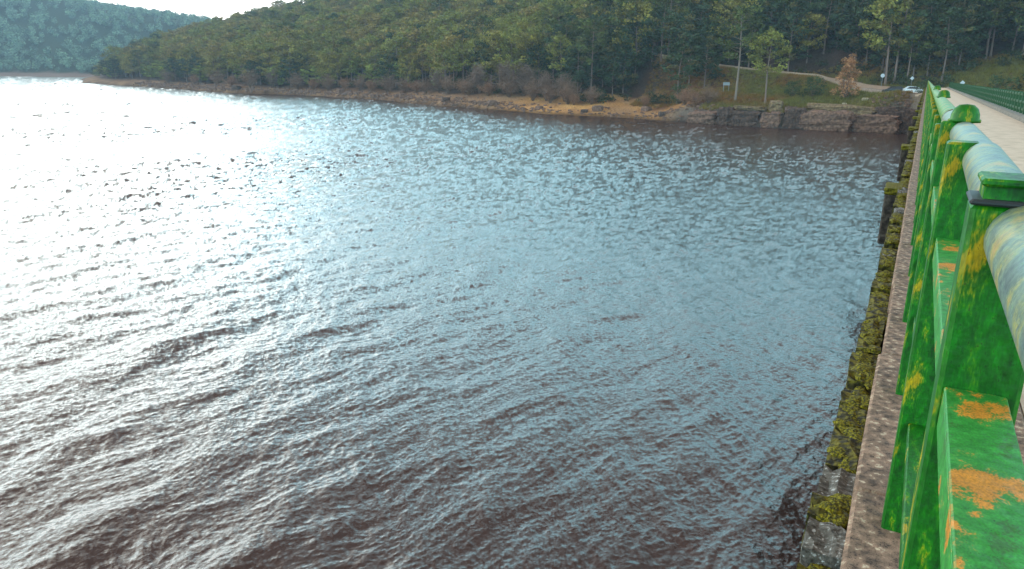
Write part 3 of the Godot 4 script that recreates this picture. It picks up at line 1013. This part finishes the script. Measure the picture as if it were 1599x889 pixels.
func make_rocks():
	# the stone ledges at the waterline by the dam: x, z, width, bottom, top, depth, dark, label
	var list := [
		[-42.2, -167.2, 6.4, -0.4, 2.5, 4.0, false, "low pale rubble outcrop at the right end of the sandy beach"],
		[-37.2, -166.2, 3.4, -0.5, 3.6, 3.4, true, "dark upright rock between the pale rubble and the tan capped slab"],
		[-32.2, -164.4, 5.9, -0.5, 3.3, 3.6, true, "dark undercut slab at the waterline beneath a thin tan ledge"],
		[-32.0, -164.6, 6.2, 3.2, 4.05, 3.4, false, "thin tan ledge lying on the dark undercut slab"],
		[-27.1, -162.9, 4.2, -0.5, 3.0, 3.2, false, "squarish pale rock standing forward at the waterline"],
		[-26.8, -165.0, 2.6, 2.6, 5.3, 2.6, false, "rounded tan boulder on top behind the squarish pale rock"],
		[-22.8, -163.2, 3.9, -0.5, 4.1, 3.2, true, "narrow dark rock left of the long sloping slab"],
		[-16.3, -162.0, 9.0, -0.5, 3.7, 3.4, false, "long sloping slab at the middle of the rocky bank"],
		[-14.4, -164.6, 12.4, 3.0, 4.9, 3.6, false, "broad flat top ledge with grass behind it above the long slab"],
		[-7.7, -162.6, 8.4, -0.5, 3.2, 3.4, false, "wide pale rock at the waterline nearest the dam's end"],
		[-5.6, -165.0, 5.2, 2.4, 4.8, 3.4, true, "upper dark ledge set back above the wide pale rock"],
		[-1.9, -164.4, 3.6, -0.5, 4.4, 3.2, true, "dark rock wedged against the end of the dam wall"],
	]
	for k in list.size():
		var r: Array = list[k]
		var m := lump(Vector3(r[2], r[4] - r[3], r[5]), 400 + k * 7, 0.15, 11, 0.72, 0.09)
		var o := solo("shore_rock", m, M.dark_rock if r[6] else (M.tan_rock if r[3] > 2.0 else M.rock))
		o.position = Vector3(r[0], r[3], r[1])
		o.rotation = Vector3(rng.randf_range(-0.05, 0.08), rng.randf_range(-0.12, 0.12), rng.randf_range(-0.06, 0.06))
		tag(o, r[7], "rock", "layered rocks of the bank by the dam")
	# loose stones along the rest of the shore
	var kinds := []
	for k in 5: kinds.append(lump(Vector3.ONE, 500 + k, 0.16, 4, 0.6))
	var spots := [[-54.0, 1.6, 1.5, "small brown boulder at the right edge of the sandy beach"], [-61.5, 6.5, 1.9, "brown boulder half sunk at the top of the sandy beach"], [-73.0, 4.0, 2.1, "dark boulder that divides the two tongues of orange sand"],
		[-76.0, 2.5, 1.4, "small boulder just below the dark boulder on the sand"], [-92.0, 3.0, 1.7, "boulder at the left end of the orange sand"], [-110.0, 2.0, 2.2, "grey boulder on the brown shore left of the sand"],
		[-131.0, 2.2, 2.0, "grey boulder at the waterline below the bare shrubs"], [-160.0, 1.8, 2.4, "grey boulder on the shingle where the shore bends"], [-205.0, 2.4, 2.6, "pale boulder on the shingle below the green slope"], [-268.0, 2.0, 2.8, "pale boulder on the shore of the wooded point"]]
	for k in spots.size():
		var sp: Array = spots[k]
		var p := shore_point(sp[0], sp[1])
		var o := solo("boulder", kinds[k % 5], M.rock if k % 3 else M.dark_rock)
		o.position = Vector3(p.x, ground(p.x, p.y) - 0.3, p.y)
		o.scale = Vector3(sp[2] * 1.3, sp[2] * 0.75, sp[2])
		o.rotation.y = rng.randf() * TAU
		tag(o, sp[3], "boulder", "boulders along the far shore")
	# shingle and small stones, uncountable
	var mm := MultiMesh.new()
	mm.transform_format = MultiMesh.TRANSFORM_3D
	mm.mesh = lump(Vector3.ONE, 555, 0.16, 2, 0.6)
	var ts := []
	for k in 2600:
		var x := -400.0 * pow(rng.randf(), 1.6) - 2.0
		var d := 0.2 + absf(rng.randfn(0.0, 3.0))
		var p := shore_point(x, d)
		var s := rng.randf_range(0.15, 0.55) * (1.0 + absf(x) / 260.0)
		if x > -100.0 and x < -55.0 and rng.randf() < 0.65: continue
		ts.append(Transform3D(Basis(Vector3.UP, rng.randf() * TAU).scaled(Vector3(s * 1.3, s * 0.7, s)), Vector3(p.x, ground(p.x, p.y) - s * 0.2, p.y)))
	mm.instance_count = ts.size()
	for k in ts.size(): mm.set_instance_transform(k, ts[k])
	var st := MultiMeshInstance3D.new()
	st.name = "shore_stones"
	st.multimesh = mm
	st.material_override = M.rock
	add_child(st)
	tag(st, "small brown stones strewn along the far waterline", "stones", "", "stuff")

func shore_point(x: float, d: float) -> Vector2:
	# the point d metres inland of the front shore at x
	for k in range(8, 30):
		var a := SHORE[k]
		var b := SHORE[k + 1]
		if x >= minf(a.x, b.x) and x <= maxf(a.x, b.x) and absf(b.x - a.x) > 0.1:
			var n := Vector2((b - a).y, -(b - a).x).normalized()
			if n.y > 0: n = -n
			return a.lerp(b, (x - a.x) / (b.x - a.x)) + n * d
	return Vector2(x, -165.0 - d)

func road_z(x: float) -> float:
	if x > -3.0: return -182.0
	for k in range(3, ROAD.size() - 1):
		if x <= ROAD[k].x and x >= ROAD[k + 1].x: return lerpf(ROAD[k].z, ROAD[k + 1].z, (x - ROAD[k].x) / (ROAD[k + 1].x - ROAD[k].x))
	return -220.0

const ORDER := ["first", "second", "third", "fourth", "fifth", "sixth", "seventh", "eighth", "ninth", "tenth", "eleventh", "twelfth", "thirteenth", "fourteenth", "fifteenth", "sixteenth", "seventeenth", "eighteenth", "nineteenth", "twentieth"]

func ordered_labels(keys: Array, spots: Array, single: Callable, many: Callable) -> Array:
	# one label per plant: look and place, and where several share both, their order from left to right as seen from the dam
	var by := {}
	for k in keys.size():
		if not by.has(keys[k]): by[keys[k]] = []
		by[keys[k]].append(k)
	var out := []
	out.resize(keys.size())
	for key in by:
		var l: Array = by[key]
		l.sort_custom(func(a, b): return atan2(spots[a].x, -spots[a].z) < atan2(spots[b].x, -spots[b].z))
		for q in l.size():
			out[l[q]] = single.call(key) if l.size() == 1 else many.call(key, ORDER[mini(q, 19)] + " from left" if q < l.size() - 1 else "rightmost")
	return out

func zone(x: float, d: float) -> String:
	var w := "on the slope left of the bare shrubs"
	if x > 4.0: w = "above the grass slope beyond the crest road"
	elif x > -16.0: w = "in the dark wood behind the parked cars"
	elif x > -34.0: w = "in the dark wood behind the reddish bush"
	elif x > -52.0: w = "in the wood behind the climbing road"
	elif x > -72.0: w = "behind the right half of the sandy beach"
	elif x > -100.0: w = "behind the left half of the sandy beach"
	elif x > -140.0: w = "behind the cluster of bare grey shrubs"
	elif x > -190.0: w = "where the shore bends toward the point"
	elif x > -260.0: w = "on the bright green slope of the point"
	elif x > -370.0: w = "on the middle of the wooded point"
	else: w = "at the tip of the wooded point"
	return w

func make_trees():
	var looks := ["tall", "slender", "broad", "leaning", "dense", "open crowned", "young"]
	var greens := [Color(0.089, 0.103, 0.029), Color(0.051, 0.074, 0.031), Color(0.262, 0.213, 0.044), Color(0.212, 0.201, 0.044), Color(0.043, 0.065, 0.029), Color(0.281, 0.198, 0.048), Color(0.236, 0.251, 0.052)]
	var set_ := [
		pine(17.5, 0.44, 3.4, 1.1, greens[0], 0.0), pine(16.0, 0.36, 2.8, 1.05, greens[1], 0.015), pine(14.5, 0.26, 3.9, 1.25, greens[2], 0.0),
		pine(16.0, 0.40, 3.2, 1.05, greens[3], 0.05), pine(13.5, 0.16, 3.4, 1.3, greens[4], 0.0), pine(15.0, 0.36, 3.6, 0.95, greens[5], -0.03), pine(9.0, 0.10, 2.6, 1.1, greens[6], 0.0)]
	# single trees that stand out: x, z, variant, scale, turn, label
	var singles := [
		[-37.3, -174.5, 0, 1.18, 0.4, "tall pine with a long bare pale trunk standing alone near the rocks"],
		[-30.1, -170.5, 3, 0.98, 2.0, "olive crowned pine on a thin pale trunk just right of the tall bare trunked pine"],
		[-8.2, -192.0, 3, 1.25, 2.6, "pine leaning right with a pale trunk above the round white sign"],
		[-6.6, -193.5, 1, 1.3, 0.0, "straight slim pine beside the leaning pale trunked pine"],
		[-52.5, -181.0, 1, 0.95, 1.0, "slim pine at the left edge of the reddish bracken bank"],
		[-48.5, -190.0, 4, 0.95, 1.9, "dense low pine where the climbing road enters the wood"],
		[-53.5, -194.0, 4, 1.1, 0.6, "dense pine left of the low pine where the road enters the wood"],
		[19.0, -190.0, 0, 0.95, 1.2, "open pine at the edge of the grass slope beyond the crest road"],
	]
	for s in singles:
		var t := place_plant("pine_tree", s[5], "tree", set_[s[2]], Vector3(s[0], ground(s[0], s[1]) - 0.1, s[1]), s[4], s[3], "", ["trunk", "crown"], [M.bark, M.leaf])
		if s[2] == 0: (t.get_child(0) as MeshInstance3D).material_override = pale_bark()
	# the forest
	var cam_inv := Transform3D(Basis(Vector3.UP, deg_to_rad(28.188)) * Basis(Vector3.RIGHT, deg_to_rad(-15.913)), Vector3(0, 10, 0)).affine_inverse()
	var seen := []
	var rest := []
	var zz := -168.0
	while zz > -640.0:
		var step := lerpf(4.8, 7.0, clampf((-zz - 190.0) / 260.0, 0, 1))
		var xx := -640.0
		while xx < 62.0:
			var x := xx + rng.randf_range(-0.5, 0.5) * step * 0.9
			var z := zz + rng.randf_range(-0.5, 0.5) * step * 0.9
			var pick := rng.randi()
			var roll := rng.randf()
			xx += step
			if absf(x) > -z * 2.2 + 30.0: continue
			var d := inland(Vector2(x, z))
			if d < 9.0: continue
			if x > -54.0 and z > (road_z(x) - 6.5 if x < 4.0 else -195.0 - 0.2 * x): continue
			if x > -110.0 and near_path(ROAD, Vector2(x, z)).x < 5.5: continue
			if x <= -54.0 and d < 15.0 and roll < 0.55: continue
			if x < -50.0 and x > -146.0 and d < 16.0: continue
			if x < -54.0 and x > -72.0 and d < 24.0 and roll < 0.8: continue
			var g := ground(x, z)
			var sc := 0.78 + 0.42 * roll
			if d < 16.0: sc *= 0.8
			if x < -480.0: sc *= 0.6
			var top := cam_inv * Vector3(x, g + 14.0 * sc, z)
			var low := cam_inv * Vector3(x, g, z)
			if top.z > -1.0: continue
			var ty := top.y / -top.z
			var ly := low.y / -low.z
			var tx := top.x / -top.z
			if ly > 0.41 or absf(tx) > 0.82: continue     # nothing of it could show, even from a step aside
			var dark := smoothstep(-150.0, -50.0, x) * 0.84 + 0.10
			var variant: int = [0, 1, 4][pick % 3] if fposmod(roll * 37.0, 1.0) < dark else [2, 3, 5, 6, 2, 3, 5][pick % 7]
			if d < 14.0: variant = (pick % 3) * 2 + 2
			if x > -54.0 and z > road_z(x) - 13.0: variant = [4, 4, 1, 2, 0][pick % 5]
			rest.append([Vector2(x, z).length() + maxf(0.0, d - 30.0) * 1.2, Vector3(x, g - 0.1, z), variant, sc, roll * 40.0, d])
		zz -= step
	rest.sort_custom(func(a, b): return a[0] < b[0])
	var mass := [[], [], [], [], [], [], []]
	var keys := []
	var places := []
	for k in mini(290, rest.size()):
		keys.append([rest[k][2], zone(rest[k][1].x, rest[k][5])])
		places.append(rest[k][1])
	var names := ordered_labels(keys, places, func(key): return "%s pine %s" % [looks[key[0]], key[1]], func(key, nth): return "%s of %s pines %s" % [nth, looks[key[0]], key[1]])
	for k in rest.size():
		var r: Array = rest[k]
		if k < 290:
			var p: Vector3 = r[1]
			place_plant("pine_tree", names[k], "tree", set_[r[2]], p, r[4], r[3], "pines of the wood on the far shore", ["trunk", "crown"], [M.bark, M.leaf])
		else:
			mass[r[2]].append(Transform3D(Basis(Vector3.UP, r[4]).scaled(Vector3(1.25, 1.03, 1.25) * r[3]), r[1]))
	var wood := Node3D.new()
	wood.name = "pine_wood"
	add_child(wood)
	tag(wood, "mass of green pines covering the hill and the point behind the front trees", "wood", "", "stuff")
	for k in 7:
		if mass[k].is_empty(): continue
		for q in 2:
			var mm := MultiMesh.new()
			mm.transform_format = MultiMesh.TRANSFORM_3D
			mm.mesh = set_[k][q]
			mm.instance_count = mass[k].size()
			for t in mass[k].size(): mm.set_instance_transform(t, mass[k][t])
			var o := MultiMeshInstance3D.new()
			o.name = ["trunks", "crowns"][q]
			o.multimesh = mm
			o.material_override = [M.bark, M.leaf][q]
			o.set_meta("kind", "stuff")
			wood.add_child(o, true)
	# undergrowth on the floor of the wood
	var ub := MB.new()
	for k in 5: clump(ub, Vector3(rng.randf_range(-0.8, 0.8), rng.randf_range(0.3, 1.0), rng.randf_range(-0.8, 0.8)), Vector3(0.8, 0.6, 0.8), 16, 0.24, Color(0.075, 0.085, 0.035) * rng.randf_range(0.7, 1.4))
	var um := MultiMesh.new()
	um.transform_format = MultiMesh.TRANSFORM_3D
	um.use_colors = true
	um.mesh = ub.mesh()
	var us := []
	for k in 9000:
		var x := rng.randf_range(-330.0, 50.0)
		var z := rng.randf_range(-330.0, -165.0)
		var d := inland(Vector2(x, z))
		if d < 11.0 or d > 75.0: continue
		if x > -54.0 and z > (road_z(x) - 4.5 if x < 4.0 else -192.0 - 0.2 * x): continue
		if near_path(ROAD, Vector2(x, z)).x < 4.0 or near_path(PARK, Vector2(x, z)).x < 6.0: continue
		if n_fine.get_noise_2d(x * 1.7, z * 1.7) > 0.22: continue
		us.append(Transform3D(Basis(Vector3.UP, rng.randf() * TAU).scaled(Vector3(1.2, rng.randf_range(0.6, 1.9), 1.2) * rng.randf_range(0.6, 1.3)), Vector3(x, ground(x, z) - 0.1, z)))
	um.instance_count = us.size()
	for k in us.size():
		um.set_instance_transform(k, us[k])
		um.set_instance_color(k, Color(1.0, 0.85, 0.8).lerp(Color(0.8, 1.0, 0.9), rng.randf()) * rng.randf_range(0.55, 1.1))
	var uo := MultiMeshInstance3D.new()
	uo.name = "undergrowth"
	uo.multimesh = um
	uo.material_override = M.leaf
	add_child(uo)
	tag(uo, "low dark undergrowth on the floor of the pine wood", "undergrowth", "", "stuff")
	# rough grass and bracken on the bank by the rocks and beyond the road
	var gb := MB.new()
	for k in 26:
		var az := rng.randf() * TAU
		var p := Vector3(rng.randfn(), 0, rng.randfn()) * 0.22
		var tip := p + Vector3(cos(az) * 0.16, rng.randf_range(0.25, 0.6), sin(az) * 0.16)
		var w := Vector3(-sin(az), 0, cos(az)) * 0.03
		gb.tri(p - w, p + w, tip, Color(0.22, 0.185, 0.055) * rng.randf_range(0.7, 1.3))
	var gm := MultiMesh.new()
	gm.transform_format = MultiMesh.TRANSFORM_3D
	gm.use_colors = true
	gm.mesh = gb.mesh()
	var gs := []
	for k in 21000:
		var x := rng.randf_range(-66.0, 36.0)
		var z := rng.randf_range(-204.0, -150.0)
		var d := inland(Vector2(x, z))
		if d < 2.0: continue
		if x < -44.0 and d < 9.0: continue
		if near_path(ROAD, Vector2(x, z)).x < 3.2 or near_path(PARK, Vector2(x, z)).x < 5.8: continue
		var b := n_hill.get_noise_2d(x * 4.0 - 40.0, z * 4.0)
		gs.append([Transform3D(Basis(Vector3.UP, rng.randf() * TAU).scaled(Vector3.ONE * rng.randf_range(0.6, 1.5)), Vector3(x, ground(x, z) - 0.05, z)), clampf(0.3 + 2.0 * b, 0, 1) if x > -44.0 else 0.9])
	gm.instance_count = gs.size()
	for k in gs.size():
		gm.set_instance_transform(k, gs[k][0])
		gm.set_instance_color(k, Color(0.88, 0.9, 0.66).lerp(Color(1.35, 0.62, 0.55), gs[k][1] * rng.randf_range(0.3, 1.0)) * rng.randf_range(0.7, 1.15))
	var go := MultiMeshInstance3D.new()
	go.name = "rough_grass"
	go.multimesh = gm
	go.material_override = M.leaf
	add_child(go)
	tag(go, "rough olive grass and brown bracken on the bank around the road", "grass", "", "stuff")
	# far wood on the hill across the water
	var fb := MB.new()
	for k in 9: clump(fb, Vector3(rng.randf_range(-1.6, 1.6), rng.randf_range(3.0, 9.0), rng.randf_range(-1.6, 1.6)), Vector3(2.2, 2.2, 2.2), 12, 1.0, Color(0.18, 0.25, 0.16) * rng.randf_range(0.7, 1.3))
	var fm := MultiMesh.new()
	fm.transform_format = MultiMesh.TRANSFORM_3D
	fm.use_colors = true
	fm.mesh = fb.mesh()
	var ts := []
	for k in 16000:
		var x := rng.randf_range(-1750.0, -570.0)
		var z := rng.randf_range(-1500.0, 60.0)
		var h := far_ground(x, z)
		if h < 3.0 or n_fine.get_noise_2d(x * 0.35, z * 0.35) > 0.33: continue
		ts.append(Transform3D(Basis(Vector3.UP, rng.randf() * TAU).scaled(Vector3(1.3, 1, 1.3) * rng.randf_range(0.7, 1.35)), Vector3(x, h - 1.0, z)))
	fm.instance_count = ts.size()
	for k in ts.size():
		fm.set_instance_transform(k, ts[k])
		var t := rng.randf_range(0.7, 1.35)
		fm.set_instance_color(k, Color(t, t, t))
	var fw := MultiMeshInstance3D.new()
	fw.name = "far_wood"
	fw.multimesh = fm
	fw.material_override = M.leaf
	add_child(fw)
	tag(fw, "hazy blue green wood on the hill across the far arm of the lake", "wood", "", "stuff")

func pale_bark() -> Material:
	if not M.has("pale_bark"): M.pale_bark = mat(0.9, Color(0.52, 0.45, 0.40))
	return M.pale_bark

func make_shrubs():
	var grey := [bare_shrub(5.0, 6.4, Color(0.25, 0.15, 0.10)), bare_shrub(6.6, 6.0, Color(0.21, 0.135, 0.10)), bare_shrub(3.4, 5.2, Color(0.31, 0.165, 0.10))]
	var tints := ["grey brown", "tall dark grey", "low reddish brown"]
	# x along the shore, metres inland, variant, scale
	var spots := [[-50.5, 5.0, 2, 1.05], [-47.5, 4.0, 2, 1.0], [-45.0, 5.5, 0, 0.8], [-64.0, 9.5, 2, 0.8], [-78.0, 10.0, 0, 0.9], [-82.5, 8.5, 2, 0.9], [-88.0, 9.0, 0, 1.15], [-91.0, 10.5, 1, 1.1], [-95.0, 9.0, 0, 1.0], [-99.0, 11.0, 1, 1.2], [-103.0, 9.5, 0, 1.1], [-107.0, 12.0, 1, 1.35], [-111.0, 10.0, 0, 1.2], [-115.0, 12.0, 1, 1.4],
		[-119.0, 9.5, 2, 1.2], [-124.0, 11.0, 1, 1.3], [-129.0, 9.0, 0, 1.2], [-135.0, 11.0, 2, 1.3], [-141.0, 9.0, 0, 1.1], [-148.0, 10.0, 1, 1.1], [-155.0, 8.0, 0, 1.0], [-163.0, 8.0, 2, 1.2], [-171.0, 7.0, 0, 1.1], [-180.0, 7.0, 0, 1.3], [-189.0, 6.5, 2, 1.3], [-198.0, 7.0, 0, 1.2],
		[-208.0, 6.0, 2, 1.4], [-219.0, 6.0, 0, 1.3], [-228.0, 6.0, 2, 1.3], [-238.0, 5.5, 0, 1.4], [-249.0, 6.0, 1, 1.2], [-262.0, 5.0, 0, 1.5], [-276.0, 5.0, 2, 1.5], [-300.0, 6.0, 0, 1.4], [-330.0, 6.0, 2, 1.5], [-365.0, 6.0, 0, 1.4]]
	var where := func(x: float) -> String:
		if x > -53.0: return "on the rubble right of the beach"
		if x > -70.0: return "at the top of the sandy beach"
		if x > -86.0: return "behind the left tongue of sand"
		if x > -101.0: return "right in the shrub cluster"
		if x > -117.0: return "in the thick of the shrub cluster"
		if x > -145.0: return "left in the shrub cluster"
		if x > -175.0: return "where the shore bends"
		if x > -245.0: return "on the shingle below the bright slope"
		return "on the shore of the wooded point"
	var keys := []
	var places := []
	for s in spots:
		keys.append([s[2], where.call(s[0])])
		var q := shore_point(s[0], s[1])
		places.append(Vector3(q.x, 0, q.y))
	var names := ordered_labels(keys, places, func(key): return "%s leafless shrub %s" % [tints[key[0]], key[1]], func(key, nth): return "%s of %s leafless shrubs %s" % [nth, tints[key[0]], key[1]])
	for k in spots.size():
		var s: Array = spots[k]
		var p := shore_point(s[0], s[1])
		place_plant("bare_shrub", names[k], "shrub", grey[s[2]], Vector3(p.x, ground(p.x, p.y) - 0.05, p.y), s[0], s[3], "leafless shrubs along the far shore", ["branches", "twigs"], [M.twig, M.twig])
	# leafy bushes that stand out
	var red := broad_bush(9.0, 5.2, Color(0.40, 0.19, 0.085), 44, 0.24)
	place_plant("autumn_bush", "tall russet bush beside the road in front of the dark wood", "bush", red, Vector3(-14.4, ground(-14.4, -171.5) - 0.05, -171.5), 0.4, 1.0, "", ["stems", "foliage"], [M.bark, M.leaf])
	var green := broad_bush(4.4, 5.2, Color(0.055, 0.085, 0.03), 24, 0.2)
	var list := [[-21.0, -174.5, 1.0, "wide dark green bush left of the russet bush"], [-25.5, -176.5, 0.8, "smaller green bush behind the olive crowned pine"], [-51.5, -180.0, 1.1, "rounded green bush above the right end of the beach"], [-0.6, -170.5, 0.62, "dark green bush beside the end of the dam railing"],
		[12.5, -170.0, 1.2, "low olive bush on the grass slope beyond the crest road"], [19.5, -172.0, 1.9, "large olive bush near the open pine on the grass slope"], [25.0, -172.0, 1.7, "olive bush at the far right of the grass slope"]]
	for s in list:
		place_plant("green_bush", s[3], "bush", green, Vector3(s[0], ground(s[0], s[1]) - 0.05, s[1]), s[0] * 1.7, s[2], "", ["stems", "foliage"], [M.bark, M.leaf])

func make_car(called: String, label: String, paint: Material, at: Vector3, turn: float):
	var t := thing(called, label, "car", at, turn, "")
	var side := func(prof: Array, w: float, tuck: float) -> ArrayMesh:
		var mb := MB.new()
		var l := []
		var r := []
		for p in prof:
			var in_ := tuck * clampf((p.y - 0.8) / 0.6, 0.0, 1.0)
			l.append(Vector3(p.x, p.y, -w + in_)); r.append(Vector3(p.x, p.y, w - in_))
		for k in prof.size():
			var q := (k + 1) % prof.size()
			mb.quad(l[k], l[q], r[q], r[k])
		var idx := Geometry2D.triangulate_polygon(PackedVector2Array(prof))
		for k in range(0, idx.size(), 3):
			mb.tri(l[idx[k]], l[idx[k + 1]], l[idx[k + 2]])
			mb.tri(r[idx[k]], r[idx[k + 2]], r[idx[k + 1]])
		return mb.mesh()
	part("body", side.call([Vector2(-2.0, 0.28), Vector2(2.0, 0.28), Vector2(2.08, 0.5), Vector2(2.0, 0.74), Vector2(1.1, 0.92), Vector2(0.45, 1.40), Vector2(-1.2, 1.45), Vector2(-1.85, 1.0), Vector2(-2.05, 0.9), Vector2(-2.1, 0.5)], 0.84, 0.16), paint, t)
	part("window", side.call([Vector2(0.86, 0.96), Vector2(0.40, 1.33), Vector2(-1.1, 1.37), Vector2(-1.6, 0.98)], 0.853, 0.16), M.glass_dark, t)
	for x in [-1.3, 1.3]:
		for s in [-1.0, 1.0]:
			var w := MB.new()
			w.tube([Vector3(0, 0, -0.1), Vector3(0, 0, 0.1)], [0.31, 0.31], 16)
			var wheel := part("wheel", w.mesh(), M.rubber, t, Vector3(x, 0.31, s * 0.77))
			var r := MB.new()
			r.tube([Vector3(0, 0, -0.108), Vector3(0, 0, 0.108)], [0.19, 0.19], 12)
			part("rim", r.mesh(), M.steel, wheel)
	for s in [-1.0, 1.0]:
		var h := MB.new()
		h.box(Vector3(1.99, 0.58, s * 0.62 - 0.16), Vector3(2.07, 0.72, s * 0.62 + 0.16), 0.02)
		part("headlight", h.mesh(), M.white, t)

func make_sign(label: String, at: Vector3, height: float, plate: Mesh, turn: float):
	var t := thing("road_sign", label, "sign", at, turn)
	var p := MB.new()
	p.tube([Vector3(0, -0.2, 0), Vector3(0, height, 0)], [0.035, 0.035], 8)
	part("pole", p.mesh(), M.steel, t)
	part("plate", plate, M.white, t, Vector3(0, height, 0.05))

func make_roadside():
	make_car("parked_car", "small dark car parked left of the white car by the road", M.car_dark, Vector3(-5.9, ground(-5.9, -177.0) + 0.02, -177.0), deg_to_rad(-160))
	make_car("parked_car", "white car parked nearest the end of the dam", M.car_white, Vector3(-2.1, ground(-2.1, -176.4) + 0.02, -176.4), deg_to_rad(12))
	var disc := MB.new()
	disc.tube([Vector3(0, 0, -0.012), Vector3(0, 0, 0.012)], [0.42, 0.42], 20)
	var diamond := MB.new()
	diamond.tube([Vector3(0, 0, -0.012), Vector3(0, 0, 0.012)], [0.42, 0.42], 4)
	make_sign("round white sign on a pole behind the parked cars", Vector3(-8.9, ground(-8.9, -189.5), -189.5), 2.5, disc.mesh(), deg_to_rad(4))
	make_sign("white diamond sign on a pole right of the round sign", Vector3(-3.0, ground(-3.0, -188.0), -188.0), 2.3, diamond.mesh(), deg_to_rad(2))
	make_sign("low pale diamond marker on the grass slope beyond the road", Vector3(5.6, ground(5.6, -160.0), -160.0), 1.1, diamond.mesh(), deg_to_rad(-3))
	# small boards and pale stones in the grass
	var b := thing("notice_board", "small pale notice board on two legs at the foot of the wood", "board", Vector3(-42.0, ground(-42.0, -185.0), -185.0), deg_to_rad(14))
	var bm := MB.new()
	bm.box(Vector3(-0.75, 1.5, -0.03), Vector3(0.75, 2.2, 0.03), 0.01)
	part("panel", bm.mesh(), M.steel, b)
	for s in [-0.6, 0.6]:
		var l := MB.new()
		l.tube([Vector3(s, -0.1, 0), Vector3(s, 1.5, 0)], [0.06, 0.06], 6)
		part("leg", l.mesh(), M.steel, b)
	var st := [lump(Vector3(0.9, 0.7, 0.7), 601, 0.12, 4, 0.6), lump(Vector3(1.3, 0.6, 0.8), 602, 0.12, 4, 0.6)]
	var pale := mat(0.9, Color(0.66, 0.58, 0.48))
	var spots := [[-14.2, -168.6, 0, "small pale stone in the grass below the russet bush"], [-10.5, -168.8, 1, "flat pale stone in the grass between russet bush and dark car"]]
	for s in spots:
		var o := solo("pale_stone", st[s[2]], pale)
		o.position = Vector3(s[0], ground(s[0], s[1]) - 0.1, s[1])
		tag(o, s[3], "stone")
